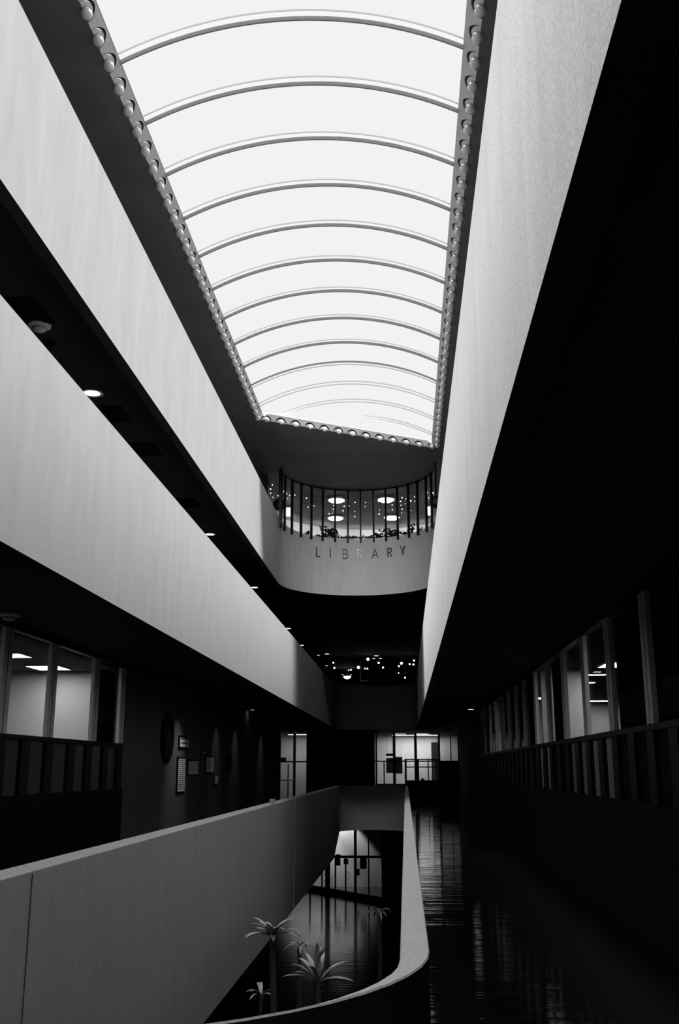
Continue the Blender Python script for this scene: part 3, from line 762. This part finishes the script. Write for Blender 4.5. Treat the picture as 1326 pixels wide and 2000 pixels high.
# left glass door front
O = Vector((X(546), YF, F1)); e = empty('glazed_screen', O, 'narrow lit glass front with a door at the far left end of the lowest gallery', 'glazed front')
for u, wd in ((546, .1), (575, .12), (600, .08)): bar(e, O, X(u)-wd/2, X(u)+wd/2, YF-.05, YF+.05, F1, C1, 'post', 'bronze')
bar(e, O, X(546), X(600), YF-.05, YF+.05, Z(1489), Z(1486), 'transom', 'bronze')
bar(e, O, X(546), X(600), YF-.01, YF+.01, F1, C1, 'glass_pane', 'glass')
d = bar(e, O, X(562), X(564), YF-.04, YF+.04, F1, Z(1493), 'door_stile', 'bronze')
bar(e, O, X(546), X(575), YF-.06, YF-.02, Z(1525), Z(1523), 'push_bar', 'aluminium')
e2 = empty('door_sign', (X(552), YF-.08, Z(1486)), 'small white sign over the far left glass door', 'sign')
MB().box(-.18, .16, -.02, 0, 0, .14).build('board', M['paper'], e2); MB().box(-.2, .18, 0, .02, -.02, .16).build('border', M['black'], e2)
struct(MB().box(-9.6, X(600)+.1, 53.0, 53.1, F1, C1).build('wall_far_left_room', M['room_wall']))
struct(MB().box(-9.5, X(546)-.05, YF-.1, YF+.1, F1, C1).build('wall_far_left', M['wall_dark']))
struct(MB().box(X(600)+.05, X(732), YF-.1, YF+.1, F1, C1).build('wall_far_middle', M['wall_dark']))
struct(MB().box(X(600)+.05, X(600)+.15, YF+.1, 53.0, F1, C1).build('wall_far_left_side', M['room_wall']))
panel_light((X(575)), 51.6, .5, .2, 'ceiling light inside the far left glass front', m_='far_tube')
# wide glass front on the right
O = Vector((X(735), YF, F1)); e = empty('glazed_screen', O, 'wide brightly lit glass front at the far end of the lowest gallery', 'glazed front')
for u, wd in ((735, .08), (770, .13), (812, .13), (858, .10), (881, .05), (897, .12)): bar(e, O, X(u)-wd/2, X(u)+wd/2, YF-.05, YF+.05, F1, C1, 'post', 'bronze')
bar(e, O, X(732), X(897), YF-.05, YF+.05, Z(1488), Z(1485.5), 'transom', 'bronze')
for a, b in ((735, 770), (770, 812), (812, 858), (858, 897)): bar(e, O, X(a)+.05, X(b)-.05, YF-.01, YF+.01, F1, C1, 'glass_pane', 'glass')
bar(e, O, X(750)-.03, X(750)+.03, YF-.04, YF+.04, F1, Z(1488), 'door_stile', 'bronze')
bar(e, O, X(735), X(858), YF-.03, YF+.03, F1, Z(1531), 'base_panel', 'black')
bar(e, O, X(858), X(897), YF-.03, YF+.03, F1, Z(1488), 'side_base', 'curtain')
# counter frame in front
O2 = Vector((X(790, 48.5), 48.5, F1)); e = empty('counter_screen', O2, 'dark framed counter screen before the wide lit glass front', 'counter')
for u in (792, 816, 836, 852, 857): 
    wd = .1 if u in (792, 816, 857) else .05; bar(e, O2, X(u, 48.5)-wd/2, X(u, 48.5)+wd/2, 48.47, 48.53, F1, Z(1483, 48.5), 'post', 'bronze')
for v in (1483, 1498): bar(e, O2, X(790, 48.5), X(858, 48.5), 48.47, 48.53, Z(v+1.3, 48.5), Z(v-1.0, 48.5), 'rail', 'bronze')
bar(e, O2, X(790, 48.5), X(858, 48.5), 48.4, 48.6, F1, Z(1524, 48.5), 'counter_base', 'black')
e2 = empty('hanging_sign', (X(761, 49.5), 49.5, Z(1474, 49.5)), 'small black rounded sign hanging before the wide lit glass front', 'sign')
MB().tube([(-.17,0,0), (.17,0,0)], .055, 12).build('board', M['black'], e2)
for s in (-.12, .12): MB().tube([(s,0,0), (s,0,C1-Z(1474, 49.5))], .006, 5).build('rod', M['black'], e2)
e2 = empty('notice_poster', (X(761, 51), 50.6, Z(1510, 51)), 'grey poster behind the left glass of the wide front, left of the post', 'poster')
MB().box(-.17, .17, 0, .02, 0, .72).build('sheet', M['poster'], e2)
e2 = empty('notice_poster', (X(778, 51), 50.6, Z(1511, 51)), 'grey poster behind the wide glass front, right of the post', 'poster')
MB().box(-.2, .2, 0, .02, 0, .80).build('sheet', M['poster'], e2)
# the seated silhouette is a chair back in the photo
e2 = empty('office_chair', (X(823, 49.3), 49.3, F1), 'dark curved chair back beside the counter screen at the far end', 'chair')
MB().lathe((0,0,.45), [(.02, 0), (.22, .01), (.23, .05), (.02, .07)], 18).build('seat', M['black'], e2, True)
MB().tube([(0,.15,.45), (.08,.22,.7), (.09,.22,.95), (.02,.2,1.12)], [.03,.12,.13,.05], 10).build('backrest', M['black'], e2, True)
MB().tube([(0,0,.0), (0,0,.45)], .03, 8).build('column', M['bronze'], e2)
for k in range(5): MB().tube([(0,0,.06), (.25*math.cos(k*1.257), .25*math.sin(k*1.257), .02)], .018, 6).build('leg', M['bronze'], e2)
struct(MB().box(X(732)-.1, X(897)+.6, 54.0, 54.1, F1, C1).build('wall_far_right_room', M['room_wall']))
struct(MB().box(X(732)-.1, X(732), YF, 54.0, F1, C1).build('wall_far_right_side', M['room_wall']))
struct(MB().box(X(899), XR+.8, YF-.1, YF+.1, F1, C1).build('wall_far_right', M['wall_dark']))
for (cx, cy, sx, sy, lab) in ((X(781, 51), 51.0, .3, .12, 'left'), (X(823, 50.7), 50.7, .35, .1, 'middle, nearer'), (X(826, 52), 52.0, .38, .12, 'middle, farther')):
    panel_light(cx, cy, sx, sy, 'glowing ceiling light at the head of the wide far glass front, %s' % lab, m_='tube', grp='lights of the far office')
panel_light(X(812, 53), 53, 1.2, .25, 'ceiling light deep inside the wide far glass front', m_='far_tube', grp='lights of the far office')
tag(MB().box(X(843, 53), X(856, 53), 52.8, 53.3, F1, Z(1450, 53)).build('tall_cabinet', M['wall_lit']), 'tall grey cabinet inside the wide far glass front at its right end', 'cabinet')

# ------------------------------------------------------------------ ground hall seen down the well
YG = 54.0
XG = lambda u, y=YG: aty(u, 1690, y).x
ZG = lambda v, y=YG: aty(700, v, y).z
O = Vector((XG(590), YG, F0)); e = empty('glass_entrance', O, 'lit glass entrance with doors seen down the well on the ground floor', 'glass doors')
def gb(x0, x1, z0, z1, nm, mm, d=.05, par=None):
    m = MB().box(x0, x1, YG-d, YG+d, z0, z1); m.v = [v-O for v in m.v]; return m.build(nm, M[mm], par or e)
for u, wd in ((640, .25), (694, .14), (720, .07)): gb(XG(u)-wd/2, XG(u)+wd/2, F0, ZG(1600), 'post', 'bronze')
gb(XG(560), XG(745), ZG(1676), ZG(1671), 'transom', 'bronze', .06)
gb(XG(540), XG(745), F0, ZG(1600), 'glass_pane', 'glass', .005)
for u in (606, 629, 655, 675):
    ds = gb(XG(u)-.04, XG(u)+.04, F0, ZG(1676), 'door_stile', 'bronze', .045)
for u, v in ((629, 1714), (655, 1720), (675, 1710)):
    c = Vector((XG(u), YG-.1, ZG(v)))-O; r_ = .2 if u != 655 else -.2
    MB().tube([c+Vector((r_*math.sin(PI*k/10), -.05, .22*math.cos(PI*k/10))) for k in range(11)], .014, 6).build('pull_handle', M['bronze'], e)
def hung(u0, v0, u1, v1, lab, mm, y=54.6, nm='hanging_board'):
    ee = empty(nm, (XG((u0+u1)/2, y), y, ZG(v1, y)), lab, 'sign'); hx = (XG(u1, y)-XG(u0, y))/2; h = ZG(v0, y)-ZG(v1, y)
    MB().box(-hx, hx, 0, .04, 0, h).build('board', M['black'], ee)
    MB().box(-hx*.6, hx*.6, -.006, 0, h*.2, h*.8).build('face', M[mm], ee)
hung(655, 1669, 665, 1691, 'dark framed sign with pale marks in the middle of the ground-floor entrance', 'bronze', 53.8)
hung(671, 1677, 680, 1688, 'small dark-framed white sign on the ground-floor entrance door', 'room_wall', 53.8)
hung(703, 1675, 716, 1697, 'dark poster right of the thick post of the ground-floor entrance', 'black', 53.8)
hung(694, 1697, 702, 1710, 'small dark box sign below the poster at the ground-floor entrance', 'black', 53.8)
struct(MB().box(-9, -.6, 57.0, 57.1, F0, F1-.5).build('wall_entrance_back', M['room_wall']))
struct(MB().box(-.7, -.6, YG, 57.0, F0, F1-.5).build('wall_entrance_side', M['wall_dark']))
struct(MB().box(XG(745), 3.9, YG-.1, YG+.1, F0, F1-.5).build('wall_ground_back', M['wall_dark']))
spot('entrance_spot', (-3.6, 56.0, F1-.6), 190, 96, (-3.9, 57.0, -5.0), .35)
spot('entrance_spot_side', (-5.0, 55.6, F1-.6), 200, 80, (-5.2, 57.0, -5.2), .4)
# low planter wall crossing in front of the entrance
a, b = atz(598, 1728, F0+.22), atz(700, 1746, F0+.22)
dv = (b-a); a2 = a-dv*0.05; b2 = b+dv*0.9
nrm = Vector((-dv.y, dv.x, 0)).normalized()
m = MB().obox(((a2+b2)/2).to_tuple()[:2]+(F0+.12,), (b2-a2), nrm, (0,0,1), (b2-a2).length/2, .12, .12)
tag(m.build('low_curb', M['wall_dark']), 'low dark curb crossing in front of the ground-floor entrance', 'curb')

# planting bed and palms in the well
bed = empty('planter_bed', (-1.3, 15.5, F0), 'long dark planter bed at the bottom of the well under the palms', 'planter')
O = Vector((-1.3, 15.5, F0))
m = MB()
for b_ in ((-2.45, -2.35, 9.5, 26), (-.25, -.15, 9.5, 26), (-2.35, -.25, 9.5, 9.6), (-2.35, -.25, 25.9, 26)): m.box(*b_, F0, F0+.45)
m.v = [v-O for v in m.v]; m.build('curb', M['wall_dark'], bed)
m = MB().box(-2.35, -.25, 9.6, 25.9, F0, F0+.38); m.v = [v-O for v in m.v]; m.build('soil', M['soil'], bed)
def palm(u, v, y, L, nl, seed, lab, droop=.5, up=.5):
    h = aty(u, v, y); base = F0+.38; rr = random.Random(seed)
    e = empty('palm', (h.x, h.y, base), lab, 'palm', 'palms in the well'); H = h.z-base
    MB().tube([(0,0,0), (.03*rr.uniform(-1,1), 0, H*.35), (.05*rr.uniform(-1,1), .02, H*.7), (0,0,H)], [.06, .05, .045, .04], 10).build('trunk', M['trunk'], e, True)
    for i in range(nl):
        az = 2*PI*i/nl*1.618*2+rr.uniform(-.2, .2); el = rr.uniform(-.15, 1.1)*up+ .15
        ll = L*rr.uniform(.75, 1.1); n = 7; vs = []; fs = []
        d = Vector((math.cos(az), math.sin(az), 0)); s = Vector((-math.sin(az), math.cos(az), 0))
        x = 0; z = H; a = el+.35
        for k in range(n+1):
            t = k/n; wdt = L*.075*(math.sin(PI*min(t*.9+.1, 1))**.7+.05)
            c = d*x+Vector((0, 0, z)); tw = Vector((0,0,.3*wdt))
            vs += [c-s*wdt+tw, c, c+s*wdt+tw]
            x += ll/n*math.cos(a); z += ll/n*math.sin(a); a -= droop*.35
        for k in range(n): fs += [(3*k, 3*k+1, 3*k+4, 3*k+3), (3*k+1, 3*k+2, 3*k+5, 3*k+4)]
        mesh_obj('frond', vs, fs, M['leaf'], e, recalc=False)
    return e
palm(532, 1832, 14.5, .46, 24, 1, 'taller palm with a full rosette of strap leaves, upper left of the well floor', .45, .7)
palm(620, 1920, 15.0, .52, 18, 2, 'lower palm with upright leaves near the curved ledge at the bottom', .35, 1.2)
palm(585, 1850, 20.0, .34, 11, 3, 'small dim palm just right of the taller palm', .7, .6)
palm(510, 1945, 15.2, .3, 10, 4, 'dimmest low palm at the bottom of the well, below the taller palm', .6, .6)
palm(740, 1785, 23.5, .38, 11, 5, 'small drooping palm close to the right parapet, under its far part', .8, .5)
